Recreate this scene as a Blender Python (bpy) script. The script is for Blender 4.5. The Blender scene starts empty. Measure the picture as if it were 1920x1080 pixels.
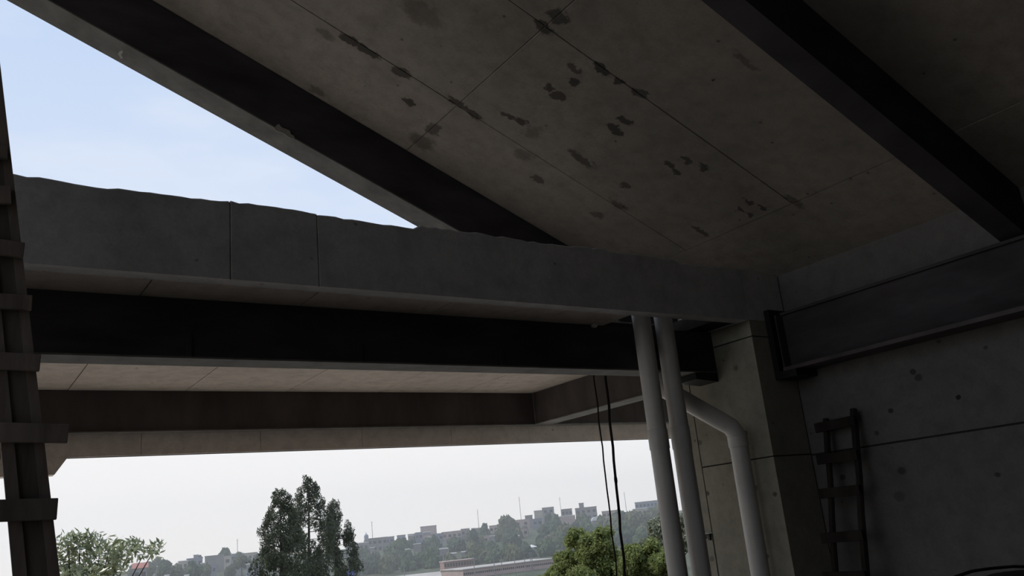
import bpy, bmesh, math, random
import numpy as np
from mathutils import Vector, Matrix
random.seed(4)
rng = np.random.default_rng(4)
SC = bpy.context.scene
COL = SC.collection

# ---------------------------------------------------------------- camera
AZ, PITCH, ROLL, FPX = math.radians(35.249), math.radians(15.876), math.radians(5.831), 1598.7
EYE = Vector((0, 0, 1.6))
FW = Vector((math.sin(AZ) * math.cos(PITCH), math.cos(AZ) * math.cos(PITCH), math.sin(PITCH)))
R0 = Vector((math.cos(AZ), -math.sin(AZ), 0))
U0 = R0.cross(FW)
RT = math.cos(ROLL) * R0 - math.sin(ROLL) * U0
UP = math.sin(ROLL) * R0 + math.cos(ROLL) * U0
cam_data = bpy.data.cameras.new('camera')
cam = bpy.data.objects.new('camera', cam_data)
COL.objects.link(cam)
cam_data.sensor_width = 36.0
cam_data.lens = 36.0 * FPX / 1920.0
cam_data.clip_start, cam_data.clip_end = 0.05, 3000
cam.matrix_world = Matrix(((RT.x, UP.x, -FW.x, EYE.x), (RT.y, UP.y, -FW.y, EYE.y), (RT.z, UP.z, -FW.z, EYE.z), (0, 0, 0, 1)))
SC.camera = cam

# ---------------------------------------------------------------- sky, sun, exposure
world = bpy.data.worlds.new('sky')
SC.world = world
world.use_nodes = True
wn = world.node_tree
wn.nodes.clear()
w_out = wn.nodes.new('ShaderNodeOutputWorld')
w_bg = wn.nodes.new('ShaderNodeBackground')
w_tc = wn.nodes.new('ShaderNodeTexCoord')
w_sep = wn.nodes.new('ShaderNodeSeparateXYZ')
w_ramp = wn.nodes.new('ShaderNodeValToRGB')
w_noise = wn.nodes.new('ShaderNodeTexNoise')
w_map = wn.nodes.new('ShaderNodeMapping')
w_cr = wn.nodes.new('ShaderNodeMapRange')
w_mix = wn.nodes.new('ShaderNodeMixRGB')
w_mask = wn.nodes.new('ShaderNodeMapRange')
w_mul = wn.nodes.new('ShaderNodeMath')
w_mul.operation = 'MULTIPLY'
wn.links.new(w_tc.outputs['Generated'], w_sep.inputs[0])
wn.links.new(w_sep.outputs['Z'], w_ramp.inputs[0])
er = w_ramp.color_ramp
er.elements[0].position = 0.0
er.elements[0].color = (1.0, 0.97, 0.955, 1)
er.elements[1].position = 1.0
er.elements[1].color = (0.36, 0.52, 0.84, 1)
for p_, c_ in ((0.15, (0.96, 0.955, 0.965, 1)), (0.24, (0.76, 0.81, 0.90, 1)), (0.36, (0.665, 0.765, 0.94, 1)), (0.55, (0.56, 0.69, 0.92, 1))):
    e_ = er.elements.new(p_)
    e_.color = c_
w_map.inputs['Scale'].default_value = (1, 1, 3.2)
wn.links.new(w_tc.outputs['Generated'], w_map.inputs[0])
wn.links.new(w_map.outputs[0], w_noise.inputs['Vector'])
w_noise.inputs['Scale'].default_value = 5.0
w_noise.inputs['Detail'].default_value = 6
wn.links.new(w_noise.outputs['Fac'], w_cr.inputs['Value'])
w_cr.inputs['From Min'].default_value = 0.48
w_cr.inputs['From Max'].default_value = 0.66
wn.links.new(w_sep.outputs['Z'], w_mask.inputs['Value'])
w_mask.inputs['From Min'].default_value = 0.05
w_mask.inputs['From Max'].default_value = 0.30
w_mask.inputs['To Min'].default_value = 0.7
w_mask.inputs['To Max'].default_value = 0.2
wn.links.new(w_cr.outputs[0], w_mul.inputs[0])
wn.links.new(w_mask.outputs[0], w_mul.inputs[1])
wn.links.new(w_mul.outputs[0], w_mix.inputs['Fac'])
wn.links.new(w_ramp.outputs['Color'], w_mix.inputs['Color1'])
w_mix.inputs['Color2'].default_value = (0.96, 0.96, 0.97, 1)
wn.links.new(w_mix.outputs[0], w_bg.inputs['Color'])
w_bg.inputs['Strength'].default_value = 1.0
wn.links.new(w_bg.outputs[0], w_out.inputs['Surface'])

sun_data = bpy.data.lights.new('sun', 'SUN')
sun_data.energy = 2.6
sun_data.angle = math.radians(6)
sun_data.color = (1.0, 0.95, 0.86)
sun = bpy.data.objects.new('sun', sun_data)
COL.objects.link(sun)
sun.rotation_euler = Vector((0.55, -0.55, -1.05)).to_track_quat('-Z', 'Y').to_euler()

SC.view_settings.view_transform = 'Standard'
SC.view_settings.look = 'None'
SC.view_settings.gamma = 1.0
SC.view_settings.use_curve_mapping = False
SC.view_settings.exposure = 0.0
SC.cycles.max_bounces = 8
SC.cycles.diffuse_bounces = 5
SC.cycles.volume_bounces = 1

# ---------------------------------------------------------------- helpers
def ray(x, y):
    d = FW * FPX + RT * (x - 960) + UP * (540 - y)
    return d.normalized()

def at_plane(x, y, axis, val):
    d = ray(x, y)
    return EYE + d * ((val - EYE[axis]) / d[axis])

def at_dist(x, y, r):                       # horizontal distance r from the eye
    d = ray(x, y)
    return EYE + d * (r / math.hypot(d.x, d.y))

BX = math.tan(math.radians(22.7))           # fall of the sloping slab per metre of X
XW = 6.752                                  # right wall
ZC = 3.731                                  # sloping slab at the right wall
def zceil(x):
    return ZC + (XW - x) * BX
CN = Vector((BX, 0, 1)).normalized()
def at_ceil(x, y):
    d = ray(x, y)
    t = ((Vector((XW, 0, ZC)) - EYE).dot(CN)) / d.dot(CN)
    return EYE + d * t

class MB:
    def __init__(s):
        s.v, s.f = [], []
    def add(s, vs, fs):
        o = len(s.v)
        s.v += [tuple(v) for v in vs]
        s.f += [tuple(i + o for i in f) for f in fs]
        return s
    def box(s, x0, x1, y0, y1, z0, z1):
        return s.hexa([(x0, y0, z0), (x1, y0, z0), (x1, y1, z0), (x0, y1, z0), (x0, y0, z1), (x1, y0, z1), (x1, y1, z1), (x0, y1, z1)])
    def hexa(s, vs):
        return s.add(vs, [(3, 2, 1, 0), (4, 5, 6, 7), (0, 1, 5, 4), (1, 2, 6, 5), (2, 3, 7, 6), (3, 0, 4, 7)])
    def bar(s, a, b, wdir, w, t):           # rectangular bar a->b, width w along wdir, thickness t across
        a, b = Vector(a), Vector(b)
        ax = (b - a).normalized()
        wd = Vector(wdir)
        wd = (wd - ax * wd.dot(ax)).normalized()
        td = ax.cross(wd)
        W, T = wd * w / 2, td * t / 2
        return s.hexa([a - W - T, a + W - T, a + W + T, a - W + T, b - W - T, b + W - T, b + W + T, b - W + T])
    def tube(s, pts, rad, n=16, cap=True):
        pts = [Vector(p) for p in pts]
        rads = rad if isinstance(rad, (list, tuple)) else [rad] * len(pts)
        o = len(s.v)
        prev = None
        for i, p in enumerate(pts):
            if i == 0: t = pts[1] - pts[0]
            elif i == len(pts) - 1: t = pts[-1] - pts[-2]
            else: t = (pts[i + 1] - pts[i]).normalized() + (pts[i] - pts[i - 1]).normalized()
            t.normalize()
            if prev is None:
                u = t.cross(Vector((0.3, 1, 0.2))).normalized()
            else:
                u = (prev - t * prev.dot(t)).normalized()
            prev = u
            w = t.cross(u)
            for k in range(n):
                a = 2 * math.pi * k / n
                s.v.append(tuple(p + (u * math.cos(a) + w * math.sin(a)) * rads[i]))
        for i in range(len(pts) - 1):
            for k in range(n):
                k2 = (k + 1) % n
                s.f.append((o + i * n + k, o + i * n + k2, o + (i + 1) * n + k2, o + (i + 1) * n + k))
        if cap:
            s.f.append(tuple(o + k for k in reversed(range(n))))
            s.f.append(tuple(o + (len(pts) - 1) * n + k for k in range(n)))
        return s
    def mesh(s, name, m, smooth=False, bevel=0):
        me = bpy.data.meshes.new(name)
        me.from_pydata(s.v, [], s.f)
        if bevel:
            bm = bmesh.new()
            bm.from_mesh(me)
            bmesh.ops.bevel(bm, geom=[e for e in bm.edges], offset=bevel, segments=1, affect='EDGES', clamp_overlap=True)
            bm.to_mesh(me)
            bm.free()
        if smooth:
            me.polygons.foreach_set('use_smooth', [True] * len(me.polygons))
        if m: me.materials.append(m)
        return me
    def build(s, name, m, parent=None, smooth=False, bevel=0, **kw):
        return link(name, s.mesh(name, m, smooth, bevel), parent, **kw)

def link(name, data, parent=None, **kw):
    o = bpy.data.objects.new(name, data)
    COL.objects.link(o)
    if parent:
        o.parent = parent
        if parent.type == 'EMPTY' or True:
            pm = Matrix.Translation(parent.location) @ parent.rotation_euler.to_matrix().to_4x4()
            q = parent.parent
            while q:
                pm = Matrix.Translation(q.location) @ q.rotation_euler.to_matrix().to_4x4() @ pm
                q = q.parent
            o.matrix_parent_inverse = pm.inverted()
    for k, v in kw.items():
        o[k] = v
    return o

def thing(name, label, cat, loc=(0, 0, 0), group=None):
    o = bpy.data.objects.new(name, None)
    COL.objects.link(o)
    o.empty_display_size = 0.2
    o.location = loc
    o['label'], o['category'] = label, cat
    if group: o['group'] = group
    return o

def tag(o, label, cat, group=None):
    o['label'], o['category'] = label, cat
    if group: o['group'] = group
    return o

# ---------------------------------------------------------------- materials
def new_mat(name):
    m = bpy.data.materials.new(name)
    m.use_nodes = True
    return m, m.node_tree, m.node_tree.nodes['Principled BSDF']

def nd(nt, kind, **kw):
    n = nt.nodes.new(kind)
    for k, v in kw.items():
        setattr(n, k, v)
    return n

def noise(nt, vec, scale, detail=4, rough=0.55):
    n = nd(nt, 'ShaderNodeTexNoise')
    n.inputs['Scale'].default_value = scale
    n.inputs['Detail'].default_value = detail
    n.inputs['Roughness'].default_value = rough
    if vec is not None: nt.links.new(vec, n.inputs['Vector'])
    return n.outputs['Fac']

def remap(nt, val, a, b, c, d, smooth=False):
    n = nd(nt, 'ShaderNodeMapRange')
    if smooth: n.interpolation_type = 'SMOOTHSTEP'
    nt.links.new(val, n.inputs['Value'])
    for k, v in (('From Min', a), ('From Max', b), ('To Min', c), ('To Max', d)):
        n.inputs[k].default_value = v
    return n.outputs[0]

def mixc(nt, fac, c1, c2, mode='MIX'):
    n = nd(nt, 'ShaderNodeMixRGB', blend_type=mode)
    for sock, v in (('Fac', fac), ('Color1', c1), ('Color2', c2)):
        if hasattr(v, 'links'): nt.links.new(v, n.inputs[sock])
        elif sock == 'Fac': n.inputs[sock].default_value = v
        else: n.inputs[sock].default_value = (*v, 1)
    return n.outputs[0]

def stain_mask(nt, vec, spots, wob=0.05, wscale=9.0):
    """Irregular stains of the slab itself: each (u, v, half length, half width, strength)."""
    nz = nd(nt, 'ShaderNodeTexNoise')
    nz.inputs['Scale'].default_value = wscale
    nz.inputs['Detail'].default_value = 6
    nz.inputs['Roughness'].default_value = 0.65
    nt.links.new(vec, nz.inputs['Vector'])
    ma = nd(nt, 'ShaderNodeVectorMath', operation='MULTIPLY_ADD')
    nt.links.new(nz.outputs['Color'], ma.inputs[0])
    ma.inputs[1].default_value = (wob * 2, wob * 2, 0)
    nt.links.new(vec, ma.inputs[2])
    acc = None
    for u, v, a, b, s in spots:
        q = nd(nt, 'ShaderNodeVectorMath', operation='MULTIPLY_ADD')
        nt.links.new(ma.outputs[0], q.inputs[0])
        q.inputs[1].default_value = (1 / a, 1 / b, 0)
        q.inputs[2].default_value = (-(u + wob) / a, -(v + wob) / b, 0)
        ln = nd(nt, 'ShaderNodeVectorMath', operation='LENGTH')
        nt.links.new(q.outputs[0], ln.inputs[0])
        r = remap(nt, ln.outputs['Value'], 0.75, 1.2 if s > 0.6 else 1.6, s, 0.0, True)
        if acc is None: acc = r
        else:
            m = nd(nt, 'ShaderNodeMath', operation='MAXIMUM')
            nt.links.new(acc, m.inputs[0])
            nt.links.new(r, m.inputs[1])
            acc = m.outputs[0]
    return acc

def concrete(name, base, dark, spots=None, axes=None, stain=(0.03, 0.027, 0.024), big=0.7, bump=0.25, wob=0.05):
    m, nt, bs = new_mat(name)
    g = nd(nt, 'ShaderNodeNewGeometry')
    pos = g.outputs['Position']
    n1 = noise(nt, pos, big, 5, 0.6)
    n2 = noise(nt, pos, 7.0, 6, 0.65)
    n3 = noise(nt, pos, 55.0, 3)
    c = mixc(nt, remap(nt, n1, 0.35, 0.68, 0, 1), base, dark)
    c = mixc(nt, remap(nt, n2, 0.42, 0.75, 0, 0.55), c, tuple(0.55 * v for v in dark))
    c = mixc(nt, remap(nt, n3, 0.3, 0.75, 0, 0.35), c, tuple(0.7 * v for v in dark))
    vo = nd(nt, 'ShaderNodeTexVoronoi')
    vo.inputs['Scale'].default_value = 4.2
    nt.links.new(pos, vo.inputs['Vector'])
    c = mixc(nt, remap(nt, vo.outputs['Distance'], 0.03, 0.075, 0.75, 0), c, tuple(0.3 * v for v in dark))
    if spots:
        sp = nd(nt, 'ShaderNodeSeparateXYZ')
        nt.links.new(pos, sp.inputs[0])
        cb = nd(nt, 'ShaderNodeCombineXYZ')
        nt.links.new(sp.outputs[axes[0]], cb.inputs[0])
        nt.links.new(sp.outputs[axes[1]], cb.inputs[1])
        mk = stain_mask(nt, cb.outputs[0], spots, wob * (1.9 if wob > 0.02 else 1), 11.0 if wob > 0.02 else 25.0)
        c = mixc(nt, mk, c, stain)
    nt.links.new(c, bs.inputs['Base Color'])
    bs.inputs['Roughness'].default_value = 0.88
    bs.inputs['Specular IOR Level'].default_value = 0.25
    bp = nd(nt, 'ShaderNodeBump')
    bp.inputs['Strength'].default_value = bump
    bp.inputs['Distance'].default_value = 0.01
    nt.links.new(n2, bp.inputs['Height'])
    nt.links.new(bp.outputs[0], bs.inputs['Normal'])
    return m

def plain(name, col, rough=0.7, var=0.25, scale=6.0, metal=0.0, spec=0.3, stretch=None):
    m, nt, bs = new_mat(name)
    g = nd(nt, 'ShaderNodeNewGeometry')
    vec = g.outputs['Position']
    if stretch:
        mp = nd(nt, 'ShaderNodeMapping')
        mp.inputs['Scale'].default_value = stretch
        nt.links.new(vec, mp.inputs[0])
        vec = mp.outputs[0]
    n = noise(nt, vec, scale, 5, 0.6)
    c = mixc(nt, remap(nt, n, 0.3, 0.7, 0, 1), tuple(v * (1 + var) for v in col), tuple(v * (1 - var) for v in col))
    nt.links.new(c, bs.inputs['Base Color'])
    bs.inputs['Roughness'].default_value = rough
    bs.inputs['Metallic'].default_value = metal
    bs.inputs['Specular IOR Level'].default_value = spec
    return m

def leaf_mat(name, c1, c2, rough=0.5, trans=0.35, spec=0.4):
    m, nt, bs = new_mat(name)
    oi = nd(nt, 'ShaderNodeNewGeometry')
    c = mixc(nt, oi.outputs['Random Per Island'], c1, c2)
    nt.links.new(c, bs.inputs['Base Color'])
    bs.inputs['Roughness'].default_value = rough
    bs.inputs['Specular IOR Level'].default_value = spec
    tr = nd(nt, 'ShaderNodeBsdfTranslucent')
    nt.links.new(c, tr.inputs['Color'])
    ms = nd(nt, 'ShaderNodeMixShader')
    ms.inputs[0].default_value = trans
    nt.links.new(bs.outputs[0], ms.inputs[1])
    nt.links.new(tr.outputs[0], ms.inputs[2])
    nt.links.new(ms.outputs[0], nt.nodes['Material Output'].inputs['Surface'])
    return m

# stains on the sloping slab, read off as (centre x, centre y, half length, half width, strength) and laid on the slab in metres
RAW = [(655,75,22,8,.9),(690,97,28,8,.9),(752,137,18,9,.85),(1045,30,20,14,.8),(1018,52,24,10,.85),(790,25,40,16,.45),(765,190,11,6,.9),
 (856,193,22,6,.85),(884,211,22,6,.85),(812,243,13,11,.7),(792,266,20,12,.6),(955,217,14,6,.85),(978,228,13,6,.85),(1000,246,12,12,.4),(980,290,15,9,.45),
 (1010,338,13,8,.7),(1075,128,16,7,.75),(1077,157,10,6,.85),(1028,163,9,6,.85),(1048,180,14,9,.8),(1127,128,18,8,.9),(1157,152,13,7,.85),
 (1200,177,18,7,.75),(1148,238,14,7,.85),(1172,226,12,7,.85),(1161,250,9,6,.85),(1090,298,30,6,.7),(1172,348,9,6,.7),(1160,383,16,6,.6),
 (1120,404,9,5,.6),(1255,308,13,6,.8),(1285,300,12,5,.75),(1270,322,13,5,.8),(1317,313,11,6,.8),(1405,378,9,4,.8),(1387,392,9,4,.75),
 (1430,388,10,4,.8),(1403,402,8,4,.75),(1312,433,18,5,.7),(612,65,15,8,.5),(1488,376,22,6,.6),(1400,115,28,6,.5),(1335,150,5,3,.9),(595,172,14,6,.5)]
SPOTS = []
for px, py, a, b, s in RAW:
    q = at_ceil(px, py)
    q1 = at_ceil(px + a * 0.84, py + a * 0.54)
    q2 = at_ceil(px - b * 0.75, py + b * 0.66)
    SPOTS.append((q.x, q.y, max(0.02, abs(q1.x - q.x)), max(0.02, abs(q2.y - q.y)), s))
def wall_spots(lst, axis, val):
    out = []
    for px, py, r, s in lst:
        q = at_plane(px, py, axis, val)
        k = r * (q - EYE).length / FPX
        out.append((q.y if axis == 0 else q.x, q.z, k * 1.2, k, s))
    return out
WS = wall_spots([(1797,745,4,.95),(1670,770,4,.8),(1712,697,5,.7),(1722,708,5,.6),(1580,895,5,.7),(1690,883,5,.6),(1848,652,3,.6),(1686,931,7,.4),(1644,812,3,.6),
                 (1870,890,4,.7),(1760,640,3,.5),(1523,905,3,.7)], 0, XW)
PS = wall_spots([(1415,915,5,.6),(1453,927,4,.7),(1437,1043,4,.9),(1398,812,4,.7),(1327,925,4,.7),(1335,1048,4,.5),(1380,690,4,.5),(1312,830,4,.6)], 0, 6.228)

M = {}
M['ceil'] = concrete('raw slab concrete', (0.37, 0.325, 0.28), (0.26, 0.23, 0.20), SPOTS, (0, 1), stain=(0.055, 0.048, 0.041))
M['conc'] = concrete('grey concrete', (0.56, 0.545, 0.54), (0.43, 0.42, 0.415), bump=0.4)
M['soffit'] = concrete('pale soffit concrete', (0.50, 0.44, 0.38), (0.42, 0.37, 0.32), bump=0.15)
M['fascia'] = concrete('pale fascia concrete', (0.74, 0.65, 0.58), (0.64, 0.56, 0.50), bump=0.15)
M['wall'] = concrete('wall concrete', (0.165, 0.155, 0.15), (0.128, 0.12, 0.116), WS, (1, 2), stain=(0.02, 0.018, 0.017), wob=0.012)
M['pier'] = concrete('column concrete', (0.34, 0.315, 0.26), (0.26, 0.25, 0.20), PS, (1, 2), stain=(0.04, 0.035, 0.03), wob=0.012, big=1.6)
M['floor'] = concrete('dusty floor concrete', (0.27, 0.24, 0.215), (0.19, 0.175, 0.16))
M['bounce_topping'] = plain('dull slab topping', (0.30, 0.275, 0.25), 0.9, 0.15)
M['cjoint'] = plain('recessed slab joint', (0.19, 0.165, 0.145), 0.95)
M['bounce_apron'] = plain('pale dusty apron', (0.55, 0.50, 0.44), 0.9, 0.1)
M['joint'] = plain('dark joint', (0.03, 0.028, 0.026), 0.95)
M['steel'] = plain('dark painted steel', (0.055, 0.049, 0.052), 0.7, 0.35, 3.0, 0.0, 0.12, (0.5, 0.5, 1.6))
M['rust'] = plain('brown primed steel', (0.075, 0.062, 0.060), 0.65, 0.35, 3.0, 0.0, 0.3, (1, 1, 0.4))
M['greyish'] = plain('lighter grey steel', (0.135, 0.131, 0.122), 0.8, 0.25, 5.0)  # flange steel, a lighter grey than the webs
M['pvc'] = plain('grey white pvc', (0.52, 0.50, 0.475), 0.42, 0.10, 2.5, 0.0, 0.4)
M['wood'] = plain('weathered formwork timber', (0.20, 0.17, 0.15), 0.85, 0.4, 9.0, 0, 0.2, (1, 1, 0.15))
M['wood2'] = plain('dark grey formwork timber', (0.13, 0.12, 0.105), 0.85, 0.4, 9.0, 0, 0.2, (1, 1, 0.15))
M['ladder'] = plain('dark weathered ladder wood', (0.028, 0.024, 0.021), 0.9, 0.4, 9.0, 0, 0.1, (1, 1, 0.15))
M['rope'] = plain('dark rope', (0.02, 0.014, 0.012), 0.9, 0.3, 40)
M['paper'] = plain('torn grey paper', (0.30, 0.28, 0.25), 0.9, 0.15, 30)
M['black'] = plain('black plastic', (0.012, 0.012, 0.012), 0.5, 0.2)
M['ground'] = plain('dry earth and scrub', (0.06, 0.072, 0.042), 0.95, 0.5, 0.08)
M['road'] = plain('pale dusty road', (0.42, 0.39, 0.36), 0.9, 0.15, 0.3)
M['bark'] = plain('bark', (0.05, 0.042, 0.035), 0.9, 0.4, 5)
M['white'] = plain('white painted roof', (0.78, 0.77, 0.75), 0.5, 0.06, 1)
M['wgrey'] = plain('grey block wall', (0.24, 0.22, 0.22), 0.9, 0.15, 0.5)
M['wpink'] = plain('pinkish render', (0.42, 0.325, 0.30), 0.9, 0.12, 0.5)
M['wcream'] = plain('cream render', (0.42, 0.38, 0.31), 0.9, 0.1, 0.5)
M['wblue'] = plain('bluish grey render', (0.24, 0.25, 0.31), 0.9, 0.1, 0.5)
M['wbrick'] = plain('reddish brick', (0.27, 0.175, 0.15), 0.9, 0.2, 2)
M['glass'] = plain('dark window', (0.03, 0.032, 0.036), 0.25, 0.2, 1, 0, 0.5)
M['redroof'] = plain('faded red roof', (0.40, 0.16, 0.13), 0.8, 0.15, 2)
M['bluetarp'] = plain('blue tarpaulin', (0.06, 0.10, 0.42), 0.6, 0.1, 2)
M['mast'] = plain('galvanised mast', (0.22, 0.22, 0.23), 0.6, 0.1)

# ---------------------------------------------------------------- setting
fl = MB().box(-7, 6.75, -7, 5.6, -0.3, 0).build('floor', M['floor'], kind='structure')
MB().box(-7, 13, 5.6, 16.0, -0.33, -0.02).build('bounce_ground', M['bounce_apron'], kind='structure')  # unseen pale ground, added to bounce light up onto the deck underside
slab_y0, slab_y1 = -7.0, 6.42
def sloped_box(x0, x1, y0, y1, lo, hi):     # under the slab plane: lo and hi are vertical offsets from it
    return MB().hexa([(x0, y0, zceil(x0) + lo), (x1, y0, zceil(x1) + lo), (x1, y1, zceil(x1) + lo), (x0, y1, zceil(x0) + lo),
                      (x0, y0, zceil(x0) + hi), (x1, y0, zceil(x1) + hi), (x1, y1, zceil(x1) + hi), (x0, y1, zceil(x0) + hi)])
ceil = sloped_box(-7.0, 7.0, slab_y0, 6.71, 0.012, 0.22).build('ceiling', M['cjoint'], kind='structure')
xs_end = 6.90
ys = [-7.0, -4.66, -3.38, -2.1, -0.82, 0.46, 1.66, 2.94, 4.20, 5.48, 6.42]
xs = [-7.0, -4.0, -1.5, 1.0, 3.5, 5.98, 6.90]
G = 0.005
for i in range(len(xs) - 1):
    yy = ys if i < len(xs) - 2 else [-7.0, 2.8, 6.42]
    for j in range(len(yy) - 1):
        drop = random.uniform(-0.003, 0.003)
        sloped_box(xs[i] + G, xs[i + 1] - (G if i < 5 else 0), yy[j] + G, yy[j + 1] - G, drop, 0.014).build('panel', M['ceil'], ceil)

# right wall: two lifts of concrete panels over a recessed joint
wr = MB().hexa([(6.764, -7, 0), (7.0, -7, 0), (7.0, 5.945, 0), (6.764, 5.945, 0), (6.764, -7, ZC + 0.004), (7.0, -7, ZC - 0.095), (7.0, 5.945, ZC - 0.095), (6.764, 5.945, ZC + 0.004)]).build('wall_right', M['joint'], kind='structure')
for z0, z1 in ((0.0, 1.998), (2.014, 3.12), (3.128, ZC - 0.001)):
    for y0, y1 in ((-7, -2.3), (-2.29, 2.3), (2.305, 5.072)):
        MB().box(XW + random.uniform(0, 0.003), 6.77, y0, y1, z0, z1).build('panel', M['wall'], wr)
MB().box(-7.2, -7.0, -7, -0.6, 0, 9.5).build('blocker_wall_left', M['wall'], kind='structure')  # unseen wall added to block light coming in from the left
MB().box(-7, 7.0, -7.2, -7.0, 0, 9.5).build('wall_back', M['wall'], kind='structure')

# column with lifts
pier = thing('concrete_column', 'square concrete column where the right wall meets the upstand beam, behind the drain pipes', 'column', (6.49, 5.5, 0))
MB().box(6.236, 6.752, 5.088, 5.94, 0, 3.70).build('core', M['joint'], pier)
for z0, z1 in ((0.0, 2.009), (2.022, 3.105), (3.117, 3.262)):
    MB().box(6.228, 6.752, 5.08, 5.945, z0, z1).build('lift', M['pier'], pier)
MB().hexa([(6.228, 5.08, 3.266), (6.752, 5.08, 3.266), (6.752, 5.945, 3.266), (6.228, 5.945, 3.266),
           (6.228, 5.08, 3.755), (6.752, 5.08, zceil(6.752)), (6.752, 5.945, zceil(6.752)), (6.228, 5.945, 3.755)]).build('lift', M['conc'], pier)
strip = thing('concrete_strip', 'thin pale upright concrete strip beyond the column, behind the second drain pipe', 'pilaster', (6.3, 6.0, 0))
MB().box(6.228, 6.45, 5.962, 6.06, 0, 1.40).build('strip', M['pier'], strip)
MB().box(6.232, 6.45, 5.962, 6.065, 1.405, 2.84).build('strip', M['pier'], strip)
MB().box(6.205, 6.24, 5.964, 6.045, 1.385, 1.40).bar((6.21, 5.976, 1.34), (6.21, 5.976, 1.40), (0, 1, 0), 0.02, 0.02).bar((6.21, 6.035, 1.355), (6.21, 6.04, 1.40), (0, 1, 0), 0.02, 0.02).build('clamp', M['black'], strip)

# ---------------------------------------------------------------- upstand concrete beam along the slab edge
def upstand():
    x0, x1, yf, yb, zb = -8.0, 6.222, 5.08, 5.205, 3.262
    n = 240
    v, f = [], []
    xsn = sorted([x0 + (x1 - x0) * i / n for i in range(n + 1)] + [1.474, 1.478, 1.484, 1.488, 2.05, 2.053, 2.058, 2.061])
    for i, x in enumerate(xsn):
        t = 3.768 + 0.010 * math.sin(1.3 * x) + 0.008 * math.sin(4.1 * x + 1) + random.uniform(-0.007, 0.007)
        if 2.8 < x < 4.6: t += 0.02
        if x > 5.4: t -= 0.02
        g = 0.008 if (1.476 < x < 1.487 or 2.052 < x < 2.059) else 0.0
        v += [(x, yf + g, zb), (x, yf + g, t - 0.012), (x, yf + 0.012 + g, t), (x, yb, t + random.uniform(-0.006, 0.006)), (x, yb, zb)]
    m = len(xsn)
    for i in range(m - 1):
        for k in range(5):
            k2 = (k + 1) % 5
            f.append((i * 5 + k, (i + 1) * 5 + k, (i + 1) * 5 + k2, i * 5 + k2))
    f.append((4, 3, 2, 1, 0))
    f.append(tuple((m - 1) * 5 + k for k in range(5)))
    return MB().add(v, f)
tag(upstand().build('concrete_beam', M['conc']), 'long grey concrete upstand beam with rough top edge crossing under the sky', 'beam')

# deck slab: soffit panels with joints, notch for the pipes
deck = thing('deck_slab', 'flat concrete deck with pale panelled underside beyond the upstand beam', 'slab', (2, 7, 3.26))
MB().box(-8, 4.87, 5.21, 5.9, 3.275, 3.40).box(-8, 13, 5.9, 8.86, 3.275, 3.40).box(5.95, 6.22, 5.21, 5.9, 3.28, 3.40).build('core', M['joint'], deck)
MB().box(-8, 4.87, 5.21, 5.95, 3.40, 3.43).box(-8, 13, 5.95, 8.86, 3.40, 3.43).build('bounce_topping', M['bounce_topping'], deck)  # unseen pale layer, added to bounce skylight up under the sloping slab
jx = [-8, -5.25, -4.2, -3.15, -2.1, -1.05, 0.0, 1.05, 2.1, 3.13, 4.2, 5.25, 6.3, 7.35, 8.4, 9.45, 10.5, 13]
for a, b in zip(jx[:-1], jx[1:]):
    MB().box(a + 0.004, b - 0.004, 5.95, 8.765, 3.262 + random.uniform(0, 0.002), 3.28).build('panel', M['soffit'], deck)
for a, b in zip(jx[:-1], jx[1:]):
    if a >= 4.87: break
    MB().box(a + 0.004, min(b, 4.87) - 0.004, 5.208, 5.95, 3.2625, 3.28).build('panel', M['soffit'], deck)

# fascia below the far edge of the deck
fas = thing('fascia_beam', 'pale concrete fascia hanging under the far edge of the deck above the skyline', 'beam', (3, 8.9, 2.64))
fx = [-8, -3.0, -1.9, -0.65, 0.55, 1.717, 2.88, 4.025, 5.17, 6.3, 7.45, 8.6, 9.75, 13]
MB().box(-8, 13, 8.885, 9.03, 2.662, 3.26).build('core', M['joint'], fas)
for a, b in zip(fx[:-1], fx[1:]):
    MB().box(a + 0.002, b - 0.002, 8.872, 8.89, 2.656, 3.26).build('panel', M['fascia'], fas)
dv = [(-8, 2.505), (0.985, 2.505), (1.085, 2.655), (-8, 2.655)]
tag(MB().add([(x, 8.875, z) for x, z in dv] + [(x, 9.03, z) for x, z in dv], [(0, 1, 2, 3), (7, 6, 5, 4), (0, 4, 5, 1), (1, 5, 6, 2), (2, 6, 7, 3), (3, 7, 4, 0)]).build('drop_panel', M['fascia']),
    'low concrete drop panel with a slanted end below the fascia, beside the timber post', 'beam')

# ---------------------------------------------------------------- steel beams
def along_x(name, label, x0, x1, y, z0, z1, fw, mw, stiff=()):
    t = thing(name, label, 'beam', ((x0 + x1) / 2, y, z0))
    MB().box(x0, x1, y, y + 0.012, z0 + 0.012, z1).build('web', mw, t)
    MB().box(x0, x1, y - 0.010, y + fw, z0, z0 + 0.012).build('bottom_flange', M['greyish'], t)
    MB().box(x0, x1, y + 0.012, y + fw, z1 - 0.012, z1).build('top_flange', mw, t)
    for sx in stiff:
        MB().box(sx, sx + 0.03, y - 0.012, y, z0 + 0.012, z0 + 0.15).build('stiffener', M['steel'], t)
    return t
along_x('steel_beam', 'deep dark steel beam just behind the upstand beam, passing behind the pipes', -8, 6.222, 5.5575, 2.863, 3.260, 0.225, M['steel'], (1.335, 2.52, 3.74))
along_x('steel_beam', 'dark steel beam in front of the pale fascia at the far side of the deck', -8, 12.8, 8.765, 2.863, 3.260, 0.105, M['rust'])
tb = thing('steel_beam', 'brown steel cross beam with pale bottom flange running away behind the hanging ropes', 'beam', (6.4, 7.4, 2.86))
MB().box(6.340, 6.352, 6.08, 8.755, 2.877, 3.260).build('web', M['rust'], tb)
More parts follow.
